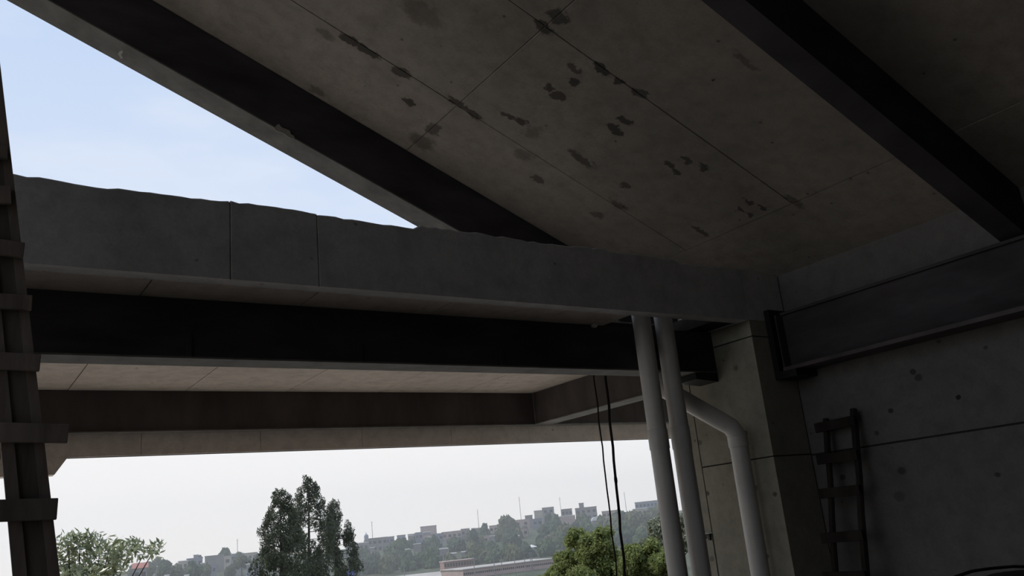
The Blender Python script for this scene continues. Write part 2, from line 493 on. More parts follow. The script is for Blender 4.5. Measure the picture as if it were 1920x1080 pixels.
MB().box(6.330, 6.60, 6.08, 8.755, 2.864, 2.876).build('bottom_flange', M['greyish'], tb)
MB().box(6.352, 6.60, 6.08, 8.755, 3.248, 3.260).build('top_flange', M['rust'], tb)
MB().box(6.328, 6.34, 8.735, 8.755, 2.88, 3.258).build('end_plate', M['greyish'], tb)

wb = thing('steel_beam', 'dark steel beam running along the right wall above the wooden ladder', 'beam', (6.6, 1.5, 2.76))
MB().box(6.60, 6.614, -6.9, 4.99, 2.80, 3.30).build('web', M['steel'], wb)
MB().box(6.47, 6.752, -6.9, 4.99, 2.766, 2.80).build('bottom_flange', M['rust'], wb)
MB().box(6.57, 6.752, -6.9, 4.99, 3.30, 3.325).build('top_flange', M['steel'], wb)
MB().box(6.50, 6.745, 4.99, 5.005, 2.80, 3.30).build('end_plate', M['steel'], wb)
tag(MB().box(6.45, 6.75, 4.84, 5.078, 2.70, 2.764).box(6.45, 6.75, 5.02, 5.078, 2.764, 3.36).build('steel_bracket', M['black']), 'black steel bracket carrying the wall beam at the column', 'bracket')
tag(MB().hexa([(5.93, 5.56, 2.80), (6.222, 5.56, 2.78), (6.222, 5.80, 2.78), (5.93, 5.80, 2.80), (5.93, 5.56, 2.862), (6.222, 5.56, 2.862), (6.222, 5.80, 2.862), (5.93, 5.80, 2.862)]).build('steel_bracket', M['black']),
    'black steel bracket under the deep beam where it meets the column', 'bracket')

def raker(label, y, fw, drop, x0, x1):
    t = thing('sloping_steel_beam', label, 'beam', (3, y, zceil(3) - drop))
    def sb(ya, yb, lo, hi, xa=x0, xb=x1): return sloped_box(xa, xb, ya, yb, lo, hi)
    sb(y, y + 0.012, -drop + 0.014, 0.0).build('web', M['steel'], t)
    sb(y - 0.004, y + fw, -drop, -drop + 0.014).build('bottom_flange', M['greyish'] if fw > 0.2 else M['steel'], t)
    sb(y + fw - 0.012, y + fw, -drop + 0.014, 0.0).build('outer_web', M['steel'], t)
    return t
raker('dark sloping steel beam with pale grey underside along the open sky', 6.42, 0.285, 0.535, -4.2, 6.70)
raker('near-black sloping steel beam crossing the upper right of the slab', 2.76, 0.185, 0.43, -4.2, 6.752)

# paper scrap and paint smear stay on the beam by the sky
def flake(name, pts, th, m, label, cat):
    n = len(pts)
    v = [tuple(p) for p in pts] + [tuple(Vector(p) + Vector((0, -th, 0))) for p in pts]
    f = [tuple(range(n)), tuple(reversed(range(n, 2 * n)))] + [(i, n + i, n + (i + 1) % n, (i + 1) % n) for i in range(n)]
    return tag(MB().add(v, f).build(name, m), label, cat)
pp = [at_plane(x, y, 1, 6.410) for x, y in ((514, 243), (518, 235), (523, 233), (527, 239), (543, 245), (545, 252), (551, 255), (552, 259), (546, 261), (530, 250), (520, 247))]
flake('paper_scrap', pp, 0.006, M['paper'], 'torn scrap of pale paper stuck low on the steel beam by the sky', 'paper')
zf = lambda x: zceil(x) - 0.535
pq = []
for px, py in ((224, 96), (229, 94), (231, 98), (227, 102), (231, 109), (227, 110), (221, 101)):
    d = ray(px, py)
    P0 = Vector((0, 0, zf(0)))
    t_ = (P0 - EYE).dot(CN) / d.dot(CN)
    pq.append(EYE + d * t_)
tag(MB().add([tuple(p - CN * 0.002) for p in pq] + [tuple(p + CN * 0.0) for p in pq],
             [tuple(range(7)), tuple(reversed(range(7, 14)))] + [(i, 7 + i, 7 + (i + 1) % 7, (i + 1) % 7) for i in range(7)]).build('paint_splash', M['paper']),
    'small pale cement splash on the underside of the beam by the sky', 'splash')
tag(MB().tube([(4.745, 5.535, 3.261), (4.75, 5.53, 3.245), (4.756, 5.53, 3.232)], [0.035, 0.03, 0.012], 10).build('mortar_lump', M['pvc']), 'small pale mortar lump under the slab left of the pipes', 'lump')

# ---------------------------------------------------------------- drain pipes
def pipe(name, label, pts, r, sockets):
    t = thing(name, label, 'pipe', pts[-1])
    MB().tube(pts, r, 24).build('pipe', M['pvc'], t, smooth=False)
    t_o = [c for c in COL.objects if c.parent == t]
    for a, b, rr in sockets:
        a, b = Vector(a), Vector(b)
        ax = (b - a).normalized()
        MB().tube([a, a + ax * 0.008, b - ax * 0.008, b], [r + 0.001, rr, rr, r + 0.001], 24).build('coupling', M['pvc'], t)
    for c in [c for c in COL.objects if c.parent == t]:
        c.data.polygons.foreach_set('use_smooth', [True] * len(c.data.polygons))
        c.data.set_sharp_from_angle(angle=math.radians(35))
    return t
Yp = 5.36
def px_pt(x, y, yp=Yp): return at_plane(x, y, 1, yp)
a1 = px_pt(1211, 640); x1 = px_pt(1240, 880).x * 0.5 + a1.x * 0.5
p1 = [(x1, Yp, 3.40), (x1, Yp, 0.0)]
zs = px_pt(1235, 805).z, px_pt(1240, 843).z
pipe('drain_pipe', 'leftmost pale drain pipe, standing straight in front of the skyline', p1, 0.081, [((x1, Yp, zs[1]), (x1, Yp, zs[0]), 0.086)])
a2 = px_pt(1254, 660); x2 = px_pt(1287, 900).x * 0.5 + a2.x * 0.5
zs = px_pt(1275, 800).z, px_pt(1281, 842).z
pipe('drain_pipe', 'middle pale drain pipe between the straight pipe and the bent one', [(x2, Yp, 3.40), (x2, Yp, 0.0)], 0.081, [((x2, Yp, zs[1]), (x2, Yp, zs[0]), 0.0855)])
c3 = at_plane(1396, 900, 1, 5.33)
x3, y3 = c3.x, 5.33
ze = at_plane(1372, 806, 1, 5.33).z
top = Vector((x3 - 0.56, y3 + 0.34, ze + 0.47))
cor = Vector((x3, y3, ze))
dg = (top - cor).normalized()
pts = [top + Vector((0, 0.0, 0.12)), top + Vector((0, 0, 0.05)), top - dg * 0.03, top - dg * 0.10, cor + dg * 0.13, cor + dg * 0.055, cor + Vector((0, 0, -0.055)), cor + Vector((0, 0, -0.13)), Vector((x3, y3, 0))]
pipe('drain_pipe', 'bent pale drain pipe with an elbow running down the column face', pts, 0.083,
     [(cor + Vector((0, 0, -0.16)), cor + Vector((0, 0, -0.055)), 0.090)])

# ---------------------------------------------------------------- hanging ropes
def rope(label, pa, pb, r, knots=(), kr=1.25):
    top_, bot = at_plane(*pa, 1, 6.1), at_plane(*pb, 1, 6.1)
    d = bot - top_
    a = top_ + d * ((3.262 - top_.z) / d.z)
    b = top_ + d * ((0.01 - top_.z) / d.z)
    n = 26
    pts = [a.lerp(b, i / n) + Vector((0.004 * math.sin(i * 1.7), 0.004 * math.sin(i * 2.3), 0)) for i in range(n + 1)]
    t = thing('hanging_rope', label, 'rope', b)
    MB().tube(pts, r, 8).build('rope', M['rope'], t, smooth=True)
    for k in knots:
        c = a.lerp(b, k)
        MB().tube([c + Vector((0, 0, .03)), c + Vector((0, 0, .012)), c - Vector((0, 0, .012)), c - Vector((0, 0, .03))], [r, r * kr, r * kr, r], 8).build('knot', M['rope'], t)
rope('thinner dark rope hanging from the deck, left of the thicker one', (1120, 760), (1157, 1080), 0.0075)
rope('thicker dark rope hanging from the deck beside the drain pipes', (1141, 760), (1172, 1080), 0.013, (0.40,), 1.25)

# ---------------------------------------------------------------- wooden ladder on the right wall
lad = thing('wooden_ladder', 'rough wooden ladder with nailed board rungs leaning on the right wall', 'ladder', (6.2, 4.65, 0))
def rail_pt(yv, z): return Vector((6.682 + (z - 2.32) * (6.682 - 6.385) / (2.32 - 0.98), yv, z))
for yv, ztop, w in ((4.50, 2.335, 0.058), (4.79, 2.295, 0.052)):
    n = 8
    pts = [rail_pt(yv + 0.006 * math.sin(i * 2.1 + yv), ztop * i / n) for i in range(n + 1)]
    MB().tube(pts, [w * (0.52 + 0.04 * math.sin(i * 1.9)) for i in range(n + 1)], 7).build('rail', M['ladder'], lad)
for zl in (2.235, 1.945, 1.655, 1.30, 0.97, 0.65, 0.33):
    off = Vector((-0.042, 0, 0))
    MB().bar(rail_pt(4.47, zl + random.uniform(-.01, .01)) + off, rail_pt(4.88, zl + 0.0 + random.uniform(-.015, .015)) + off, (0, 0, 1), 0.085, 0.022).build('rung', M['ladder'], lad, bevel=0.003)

# ---------------------------------------------------------------- leaning timber post at the left
pY = 4.62
post = thing('timber_post', 'leaning timber formwork post of boards with nailed cross battens at left edge', 'post', at_plane(70, 1080, 1, pY))
def P(x, y, dy=0.0): return at_plane(x, y, 1, pY) + Vector((0, dy, 0))
topL, topR = P(-62, 120), P(0, 120)
botL, botR = P(24, 1080), P(110, 1080)
def edge(t, k):                              # t along the height (0 top, 1 frame bottom, further to the floor), k across
    l = topL.lerp(topR, k)
    b = botL.lerp(botR, k)
    q = l + (b - l) * t
    return q
tfl = (topL.z - 0.0) / (topL.z - botL.z)
ttop = -0.12
for k0, k1, dy, m in ((0.0, 0.30, -0.004, 'wood'), (0.305, 0.745, 0.006, 'wood2'), (0.75, 1.0, -0.004, 'wood')):
    a0, a1_, b0, b1 = edge(ttop, k0), edge(ttop, k1), edge(tfl, k0), edge(tfl, k1)
    f_ = Vector((0, dy, 0)); th = Vector((0, 0.028, 0))
    for q in (b0, b1): q.z = 0.0
    MB().hexa([b0 + f_, b1 + f_, b1 + f_ + th, b0 + f_ + th, a0 + f_, a1_ + f_, a1_ + f_ + th, a0 + f_ + th]).build('board', M[m], post)
def batten(xa, ya, xb, yb, hpx, m='wood'):
    A, B = P(xa, ya, -0.025), P(xb, yb, -0.025)
    h = hpx * (A - EYE).length / FPX
    MB().bar(A, B, (0, 0, 1), h, 0.026).build('batten', M[m], post, bevel=0.003)
batten(-60, 283, 14, 291, 22)
batten(-50, 368, 20, 370, 30)
batten(-40, 462, 44, 473, 26)
batten(-30, 566, 59, 571, 25)
batten(-25, 678, 74, 683, 28)
batten(-20, 812, 126, 815, 31)
batten(-14, 959, 106, 955, 34, 'wood2')
batten(10, 1150, 128, 1147, 34)

# dark drum standing near the wall, and a hose hung over it
dq = at_plane(1935, 1066, 1, 2.3)
drum = thing('plastic_drum', 'black round-topped drum at the foot of the right wall', 'drum', (dq.x, dq.y, 0))
zt = dq.z - 0.01
prof = [(0.30, 0.0), (0.33, 0.02), (0.33, 0.33), (0.345, 0.35), (0.33, 0.37), (0.33, 0.7), (0.345, 0.72), (0.33, 0.74), (0.33, zt - 0.10), (0.30, zt - 0.04), (0.20, zt - 0.01), (0.05, zt)]
MB().tube([(dq.x, dq.y, z) for r_, z in prof], [r_ for r_, z in prof], 28).build('barrel', M['black'], drum)
MB().tube([(dq.x, dq.y, zt - 0.09), (dq.x, dq.y, zt - 0.05)], [0.345, 0.335], 28).build('lid_ring', M['black'], drum)
hp = [at_plane(x, y, 1, 2.42) for x, y in ((1740, 1140), (1790, 1082), (1822, 1071), (1855, 1066), (1900, 1062), (1960, 1064), (2010, 1080))]
hp = [Vector((hp[0].x, hp[0].y, 0.012)), Vector((hp[0].x, hp[0].y, 0.5))] + hp
tag(MB().tube(hp, 0.008, 8).build('hose', M['black'], smooth=True), 'thin dark hose arching up beside the black drum', 'hose')

# ---------------------------------------------------------------- ground and hillside
def smooth(t):
    t = min(1.0, max(0.0, t))
    return t * t * (3 - 2 * t)
def ground_z(x, y):
    r = math.hypot(x, y)
    az = math.degrees(math.atan2(x, y))
    top = 1.2 + 2.6 * smooth((az - 22) / 22)             # the ridge climbs to the right
    z = -0.45 - 7.55 * smooth((r - 12) / 26)
    z += (8.0 + top) * smooth((r - 272) / 170)
    z += 0.6 * math.sin(x * 0.031 + 1.0) * math.sin(y * 0.027) * smooth((r - 290) / 80)
    return z
gv, gf = [], []
rs = [0.5, 5, 9, 12, 16, 20, 25, 30, 38, 60, 100, 150, 200, 240, 260, 275, 290, 305, 320, 335, 350, 365, 380, 395, 410, 425, 440, 470, 520, 700, 1200]
NA = 144
for r in rs:
    for k in range(NA):
        a = 2 * math.pi * k / NA
        x, y = r * math.sin(a), r * math.cos(a)
        gv.append((x, y, ground_z(x, y)))
for i in range(len(rs) - 1):
    for k in range(NA):
        k2 = (k + 1) % NA
        gf.append((i * NA + k, i * NA + k2, (i + 1) * NA + k2, (i + 1) * NA + k))
gf.append(tuple(range(NA)))
MB().add(gv, gf).build('ground', M['ground'], smooth=True, kind='structure')

haze_m = bpy.data.materials.new('haze')
haze_m.use_nodes = True
hn = haze_m.node_tree
hn.nodes.clear()
ho, hs = hn.nodes.new('ShaderNodeOutputMaterial'), hn.nodes.new('ShaderNodeVolumeScatter')
hs.inputs['Color'].default_value = (0.96, 0.97, 1.0, 1)
hs.inputs['Density'].default_value = 0.00095
hs.inputs['Anisotropy'].default_value = 0.45
hn.links.new(hs.outputs[0], ho.inputs['Volume'])
MB().box(-430, 650, 58, 530, -17, 36).build('haze', haze_m, kind='stuff')

def local(name, data, parent, loc=(0, 0, 0), rot=(0, 0, 0), **kw):
    o = bpy.data.objects.new(name, data)
    COL.objects.link(o)
    o.parent = parent
    o.location, o.rotation_euler = loc, rot
    for k, v in kw.items():
        o[k] = v
    return o

# ---------------------------------------------------------------- foliage
def leaves_mesh(name, m, C, L, W, droop=0.0, jitter=1.0):
    """One pointed four-sided leaf per centre."""
    n = len(C)
    d = rng.normal(size=(n, 3)) * jitter
    d[:, 2] -= droop
    d /= np.linalg.norm(d, axis=1)[:, None]
    s = np.cross(d, rng.normal(size=(n, 3)))
    s /= np.linalg.norm(s, axis=1)[:, None]
    k = rng.uniform(0.7, 1.3, n)[:, None]
    d, s = d * L * k / 2, s * W * k / 2
    V = np.stack([C - d, C + s * 1.0 - d * 0.1, C + d, C - s * 1.0 - d * 0.1], 1).reshape(-1, 3)
    me = bpy.data.meshes.new(name)
    me.vertices.add(4 * n)
    me.vertices.foreach_set('co', V.ravel())
    me.loops.add(4 * n)
    me.loops.foreach_set('vertex_index', np.arange(4 * n))
    me.polygons.add(n)
    me.polygons.foreach_set('loop_start', np.arange(n) * 4)
    me.update(calc_edges=True)
    me.validate()
    me.materials.append(m)
    return me

def clumps(cl, per, fall=0.5):
    """Points in ellipsoids (x, y, z, rx, rz), thicker to the rim."""
    out = []
    for x, y, z, rx, rz in cl:
        k = int(per * (rx * rx * rz) ** (fall))
        u = rng.normal(size=(k, 3))
        u /= np.linalg.norm(u, axis=1)[:, None]
        u *= rng.uniform(0.2, 1.0, (k, 1)) ** 0.5 * (1 + 0.17 * rng.normal(size=(k, 1)))
        out.append(u * np.array([rx, rx, rz]) + np.array([x, y, z]))
    return np.concatenate(out)

LM = {
 'twin': leaf_mat('dark drooping leaves', (0.055, 0.068, 0.040), (0.10, 0.115, 0.065), 0.5, 0.25, 0.4),
 'green': leaf_mat('bright green leaves', (0.15, 0.18, 0.06), (0.33, 0.37, 0.14), 0.55, 0.5, 0.3),
 'silver': leaf_mat('silvery leaves', (0.12, 0.14, 0.08), (0.36, 0.37, 0.27), 0.5, 0.3, 0.5),
 'near': leaf_mat('glossy pointed leaves', (0.11, 0.135, 0.05), (0.42, 0.45, 0.28), 0.2, 0.35, 0.8),
}

# two tall narrow trees standing close together
def narrow_tree(label, xt, yt, xb, dist, wpx, seed, gap):
    r_ = random.Random(seed)
    tip = at_dist(xt, yt, dist)
    ft = at_dist(xb, 1080, dist)
    gz = ground_z(ft.x, ft.y)
    sc = dist * 1.18 / FPX
    t = thing('tall_tree', label, 'tree', (ft.x, ft.y, gz), 'pair of tall narrow trees')
    H = tip.z - gz
    dx = Vector((tip.x - ft.x, tip.y - ft.y, 0)) * 0.5
    tr = [(0, 0, -0.3)] + [(dx.x * k + 0.05 * r_.uniform(-1, 1), dx.y * k + 0.05 * r_.uniform(-1, 1), H * k) for k in (0.2, 0.4, 0.6, 0.8, 0.97)]
    trm = MB().tube(tr, [0.24, 0.2, 0.16, 0.12, 0.07, 0.02], 8)
    cl = []
    n = 160
    for i in range(n):
        h = (i + r_.random()) / n                       # 0 tip .. 1 foot of the crown
        dz = h * 11.5
        env = wpx * sc * 0.5 * (0.12 + 0.88 * min(1, (h / 0.45)) ** 0.75)
        a = r_.uniform(0, 2 * math.pi)
        rr = env * math.sqrt(r_.random()) * 0.92
        cz = H - 0.15 - dz
        px_ = dx.x * cz / H + rr * math.cos(a)
        py_ = dx.y * cz / H + rr * math.sin(a)
        s = r_.uniform(0.28, 0.52) * (0.5 + 0.5 * min(1, h * 4))
        cl.append((px_, py_, cz - rr * 0.25, s, s * 1.45))
        if i % 3 == 0 and h > 0.06:
            trm.tube([(dx.x * cz / H, dx.y * cz / H, cz - 0.5), (px_, py_, cz - rr * 0.25)], [0.035, 0.012], 5)
    local('trunk', trm.mesh('trunk', M['bark'], True), t)
    local('foliage', leaves_mesh('foliage', LM['twin'], clumps(cl, 460), 0.26, 0.075, 0.9), t)
narrow_tree('tall narrow dark tree with a drooping crown, the shorter of the close pair', 536, 914, 522, 70, 104, 3, 0)
narrow_tree('tall narrow dark tree with a drooping crown, the taller of the close pair', 578, 893, 580, 76, 104, 8, 0)
narrow_tree('slim dark tree leaning out behind the taller of the close pair', 624, 938, 632, 82, 84, 11, 0)

# bright green bushy trees at the lower right, and a silvery one behind the pipes
def bushy_tree(name, label, domes, dist, per, leaf, L, W, foot, droop=0.0, group=None):
    ft = at_dist(foot, 1080, dist)
    gz = ground_z(ft.x, ft.y)
    t = thing(name, label, 'tree', (ft.x, ft.y, gz), group)
    sc = dist * 1.16 / FPX
    r_ = random.Random(int(foot))
    cl = []
    trm = MB().tube([(0, 0, -0.3), (0.1, 0, 2.0), (0, 0.1, 4.5), (0.05, 0, 6.0)], [0.28, 0.22, 0.16, 0.08], 8)
    for px, py, rpx, rzp in domes:
        q = at_dist(px, py, dist + r_.uniform(-1.2, 1.2)) - Vector((ft.x, ft.y, gz))
        rx, rz = rpx * sc, rzp * sc
        trm.tube([(0, 0.05, max(1.0, min(5.2, q.z - 2.2))), (q.x, q.y, q.z)], [0.07, 0.02], 5)
        for _ in range(9):
            a, e = r_.uniform(0, 6.28), r_.uniform(-0.4, 1.3)
            k = r_.uniform(0.45, 0.8)
            cl.append((q.x + rx * k * math.cos(a) * math.cos(e), q.y + rx * k * math.sin(a) * math.cos(e), q.z + rz * k * math.sin(e), rx * 0.42, rz * 0.40))
    local('trunk', trm.mesh('trunk', M['bark'], True), t)
    local('foliage', leaves_mesh('foliage', LM[leaf], clumps(cl, per), L, W, droop), t)
bushy_tree('bushy_tree', 'bright green bushy tree in front of the hill, seen behind the hanging ropes',
           [(1086, 1022, 26, 28), (1112, 1028, 28, 26), (1136, 1018, 24, 24), (1068, 1052, 26, 22), (1100, 1062, 34, 26), (1142, 1056, 32, 28), (1048, 1080, 24, 20), (1090, 1095, 40, 26), (1140, 1095, 40, 30), (1020, 1098, 24, 16)],
           50, 1500, 'green', 0.24, 0.09, 1100, 0.1)
bushy_tree('bushy_tree', 'green bushy tree crowding against the leftmost drain pipe',
           [(1190, 1050, 26, 22), (1222, 1044, 28, 24), (1250, 1056, 26, 24), (1180, 1082, 30, 26), (1220, 1085, 36, 28), (1256, 1092, 32, 28)],
           47, 1500, 'green', 0.24, 0.09, 1225, 0.1)
bushy_tree('silvery_tree', 'silvery-leaved tree rising behind the green tree beside the leftmost drain pipe',
           [(1240, 1000, 22, 24), (1262, 985, 24, 26), (1222, 1024, 20, 16), (1258, 1022, 28, 24), (1285, 1005, 26, 30)],
           62, 520, 'silver', 0.34, 0.12, 1262, 0.0)

# leafy shrub right beyond the slab edge at the left
sd = 15.0
ft = at_dist(150, 1080, sd)
gz = ground_z(ft.x, ft.y)
sh = thing('leafy_shrub', 'loose leafy shrub with glossy pointed leaves beyond the timber post', 'shrub', (ft.x, ft.y, gz))
shc, shm = [], MB()
sk = sd * 1.2 / FPX
rs_ = random.Random(5)
for px, py, rp, zp in ((128, 1020, 24, 16), (150, 1010, 20, 12), (172, 1016, 22, 14), (118, 1050, 26, 22), (150, 1046, 28, 18), (188, 1036, 24, 16), (206, 1028, 22, 14), (228, 1034, 22, 15), (248, 1024, 20, 12),
                       (272, 1036, 18, 13), (292, 1028, 12, 10), (140, 1076, 34, 16), (176, 1072, 30, 16), (205, 1066, 28, 14), (110, 1085, 26, 18), (90, 1070, 20, 20), (170, 1100, 40, 20), (222, 1056, 22, 12), (60, 1090, 26, 16), (52, 1068, 10, 10)):
    q = at_dist(px, py, sd + rs_.uniform(-0.3, 0.3)) - Vector((ft.x, ft.y, gz))
    shc.append((q.x, q.y, q.z, rp * sk, zp * sk))
    mid = Vector((q.x * 0.35, q.y * 0.35, q.z * 0.55))
    shm.tube([(0, 0, -0.1), mid, q + Vector((0, 0, 0.02))], [0.03, 0.018, 0.005], 6)
local('stem', shm.mesh('stem', M['bark'], True), sh)
local('foliage', leaves_mesh('foliage', LM['near'], clumps(shc, 900), 0.125, 0.036, 0.25), sh)

# ---------------------------------------------------------------- trees of the hillside
hill_leaf = [plain('hill tree green', (0.060, 0.085, 0.045), 0.9, 0.5, 0.9), plain('hill tree dark green', (0.040, 0.060, 0.038), 0.9, 0.5, 0.9), plain('hill tree olive', (0.085, 0.095, 0.05), 0.9, 0.45, 0.9)]
def crown_mesh(seed, m, tall):
    r_ = random.Random(seed)
    bm = bmesh.new()
    for k in range(9):
        a, e = r_.uniform(0, 6.28), r_.uniform(0, 1)
        rad = r_.uniform(0.32, 0.5)
        c = Vector((0.52 * math.cos(a) * (1 - 0.6 * e), 0.52 * math.sin(a) * (1 - 0.6 * e), (0.3 + 0.5 * e) * tall))
        mt = Matrix.Translation(c) @ Matrix.Diagonal((rad, rad, rad * (0.8 + 0.25 * tall), 1))
        res = bmesh.ops.create_icosphere(bm, subdivisions=3, radius=1.0, matrix=mt)
        for v in res['verts']:
            d = (v.co - c)
            v.co = c + d * (1 + 0.30 * (math.sin(17 * v.co.x + seed) * math.sin(19 * v.co.y + k) * math.sin(15 * v.co.z) + r_.uniform(-0.45, 0.45)))
    me = bpy.data.meshes.new('crown')
    bm.to_mesh(me)
    bm.free()
    me.materials.append(m)
    return me
CR = [crown_mesh(s, hill_leaf[s % 3], t) for s, t in ((0, 0.8), (1, 0.95), (2, 0.85), (3, 1.1), (4, 1.5), (5, 0.75))]
TRUNK = MB().tube([(0, 0, -0.3), (0, 0, 0.35)], [0.09, 0.06], 6).mesh('trunk', M['bark'])
TAKEN = []
def hill_tree(px, ytop, r, wpx, hpx, kind, label, group=None, name='hill_tree'):
    q = at_dist(px, ytop, r)
    d = (q - EYE).length
    s = wpx * d / FPX
    hz = hpx * d / FPX
    gz = ground_z(q.x, q.y)
    t = thing(name, label, 'tree', (q.x, q.y, gz), group)
    me = CR[kind]
    if not group: TAKEN.append((q.x, q.y, s * 0.55))
    hh = max(v.co.z for v in me.vertices)
    z0 = max(0.2, q.z - gz - hz)
    c = local('crown', me, t, (0, 0, z0 - 0.2 * hz), (0, 0, random.uniform(0, 6.28)))
    c.scale = (s / 1.7, s / 1.7, hz / hh * 1.0)
    tk = local('trunk', TRUNK, t)
    tk.scale = (s * 0.5, s * 0.5, max(0.6, z0 + hz * 0.25) / 0.35)
    return t
hill_tree(949, 955, 388, 38, 40, 5, 'big dark round tree standing up on the skyline between the rooftops')
hill_tree(1030, 973, 398, 20, 34, 4, 'slim dark tree growing in front of the tower on the ridge')
hill_tree(884, 985, 345, 26, 48, 4, 'tall slender tree rising from the middle of the hillside')
hill_tree(906, 978, 395, 22, 30, 3, 'pointed tree on the skyline left of the big round tree')
hill_tree(815, 994, 354, 18, 34, 3, 'narrow tree below the pale block on the skyline')
hill_tree(752, 998, 345, 36, 44, 0, 'broad green tree in front of the rooftops, left part of the hill')
hill_tree(480, 1036, 330, 26, 34, 1, 'dark tree on the slope just left of the tall pair')
rr_ = random.Random(21)
# ---------------------------------------------------------------- buildings on the hill
def house(px0, px1, ytop, r, wall, label, group=None, name='house', roof=None, depth=4.5, win=(0, 0), parapet=True, ybot=None, extra=None):
    a, b = at_dist(px0, ytop + 0.1021 * (px1 - px0) / 2, r), at_dist(px1, ytop - 0.1021 * (px1 - px0) / 2, r)
    mid = (a + b) / 2
    wdt = (Vector((b.x, b.y)) - Vector((a.x, a.y))).length
    yaw = math.atan2(b.y - a.y, b.x - a.x)
    gz = min(ground_z(mid.x, mid.y), ground_z(a.x, a.y), ground_z(b.x, b.y)) - 0.3
    H = mid.z - gz
    t = thing(name, label, 'building', (mid.x, mid.y, gz), group)
    t.rotation_euler.z = yaw
    w2 = wdt / 2
    TAKEN.append((mid.x - math.sin(yaw) * depth / 2, mid.y + math.cos(yaw) * depth / 2, math.hypot(w2, depth / 2) * 1.15))
    local('walls', MB().box(-w2, w2, 0, depth, 0, H - 0.25).mesh('walls', M[wall]), t)
    if roof == 'pitch':
        local('roof', MB().add([(-w2 - .3, -.4, H - .3), (w2 + .3, -.4, H - .3), (w2 + .3, depth * .5, H + 1.1), (-w2 - .3, depth * .5, H + 1.1), (w2 + .3, depth + .4, H - .3), (-w2 - .3, depth + .4, H - .3)],
                               [(0, 1, 2, 3), (3, 2, 4, 5), (0, 3, 5), (1, 4, 2)]).mesh('roof', M['redroof']), t)
    else:
        local('roof', MB().box(-w2 - .15, w2 + .15, -.2, depth + .15, H - .25, H).mesh('roof', M[roof or wall]), t)
    nx, nz = win
    for i in range(nx):
        for j in range(nz):
            cx = -w2 + wdt * (i + 0.5) / nx
            cz = H - 1.9 - 2.7 * j
            ww = min(0.65, wdt / nx * 0.3)
            if cz < 0.5: continue
            f = local('window', WINM, t, (cx, 0, cz))
            f.scale = (ww / 0.6, 1, 1)
    return t
WINM = MB().box(-0.6, 0.6, -0.06, 0.02, -0.6, 0.6).mesh('window', M['glass'])

house(963, 992, 974, 408, 'wpink', 'pinkish block building with a stepped top right of the big round tree', win=(2, 2))
house(984, 998, 966, 420, 'wgrey', 'small grey rooftop block above the pinkish building')
house(998, 1016, 972, 402, 'wblue', 'bluish grey house between the pinkish block and the tower', win=(2, 2))
house(1016, 1038, 951, 420, 'wgrey', 'grey tower house standing over the slim dark tree', name='tower_house', win=(2, 3))
fr = house(1001, 1017, 957, 433, 'wcream', 'open concrete frame rooftop left of the tower house', roof='wgrey', name='open_frame')
house(1040, 1078, 967, 400, 'wpink', 'wide blank pinkish wall building left of the white arched roof', roof='white', win=(0, 0))
house(1052, 1072, 954, 430, 'wgrey', 'grey house with brownish roof on the ridge', roof='wbrick', win=(3, 1))
house(1078, 1118, 951, 418, 'wgrey', 'largest grey house on the ridge with stair tower', win=(4, 2))
house(1085, 1094, 943, 428, 'wgrey', 'stair tower block on top of the largest grey house', depth=4)
house(1128, 1162, 957, 425, 'wpink', 'long low pinkish house seen behind the ropes', win=(4, 1))
house(1164, 1188, 960, 415, 'wcream', 'cream house right of the thicker rope', win=(3, 1))
house(1186, 1212, 953, 405, 'wcream', 'pale fronted house below the long ridge building', roof='white', win=(3, 1))
house(1190, 1246, 939, 440, 'wblue', 'long bluish building at the top of the ridge beside the drain pipe', roof='wcream', win=(8, 2))
house(788, 818, 986, 430, 'wpink', 'pale pink box building alone on the skyline', roof='wgrey', win=(0, 0))
house(648, 690, 1018, 380, 'wgrey', 'grey flat-roofed building just right of the tall pair', roof='white', win=(5, 1))
house(688, 726, 1008, 395, 'wgrey', 'grey building with a rooftop water tank', win=(4, 2))
house(384, 420, 1041, 372, 'wgrey', 'long dark grey block left of the tall pair', win=(0, 0))
house(420, 433, 1042, 358, 'wcream', 'narrow cream house beside the long dark block', win=(1, 3))
house(433, 456, 1037, 380, 'wblue', 'bluish house under the thin mast', roof='white', win=(3, 1))
house(456, 482, 1036, 400, 'wcream', 'pale house half hidden by the dark slope tree', win=(3, 1))
house(462, 486, 1056, 300, 'wblue', 'low bluish shed with a bright white roof', roof='white', name='shed')
house(350, 380, 1046, 368, 'wblue', 'pale bluish house with a cube room on its roof', win=(3, 1))
house(363, 372, 1040, 382, 'wblue', 'cube rooftop room left of the long dark block', depth=4)
house(334, 352, 1051, 360, 'wcream', 'small cream house at the left end of the bluish row', roof='white', win=(2, 1))
house(250, 276, 1063, 260, 'wgrey', 'grey house with a faded red roof behind the shrub', roof='pitch', win=(2, 1))
house(294, 318, 1060, 350, 'wblue', 'pale house just right of the leafy shrub', roof='white', win=(2, 1))
bt = at_dist(653, 1056, 240)
tag(MB().add([(-1.6, 0, 0), (1.6, 0, 0), (1.6, .5, 0), (-1.6, .5, 0), (-0.9, 0, 3.6), (1.6, 0, 4.2), (1.6, .5, 4.2), (-0.9, .5, 3.6)],
             [(3, 2, 1, 0), (4, 5, 6, 7), (0, 1, 5, 4), (1, 2, 6, 5), (2, 3, 7, 6), (3, 0, 4, 7)]).build('blue_tarpaulin', M['bluetarp']), 'blue tarpaulin screen at the foot of the tall pair', 'tarpaulin').location = (bt.x, bt.y, ground_z(bt.x, bt.y) - 0.02)

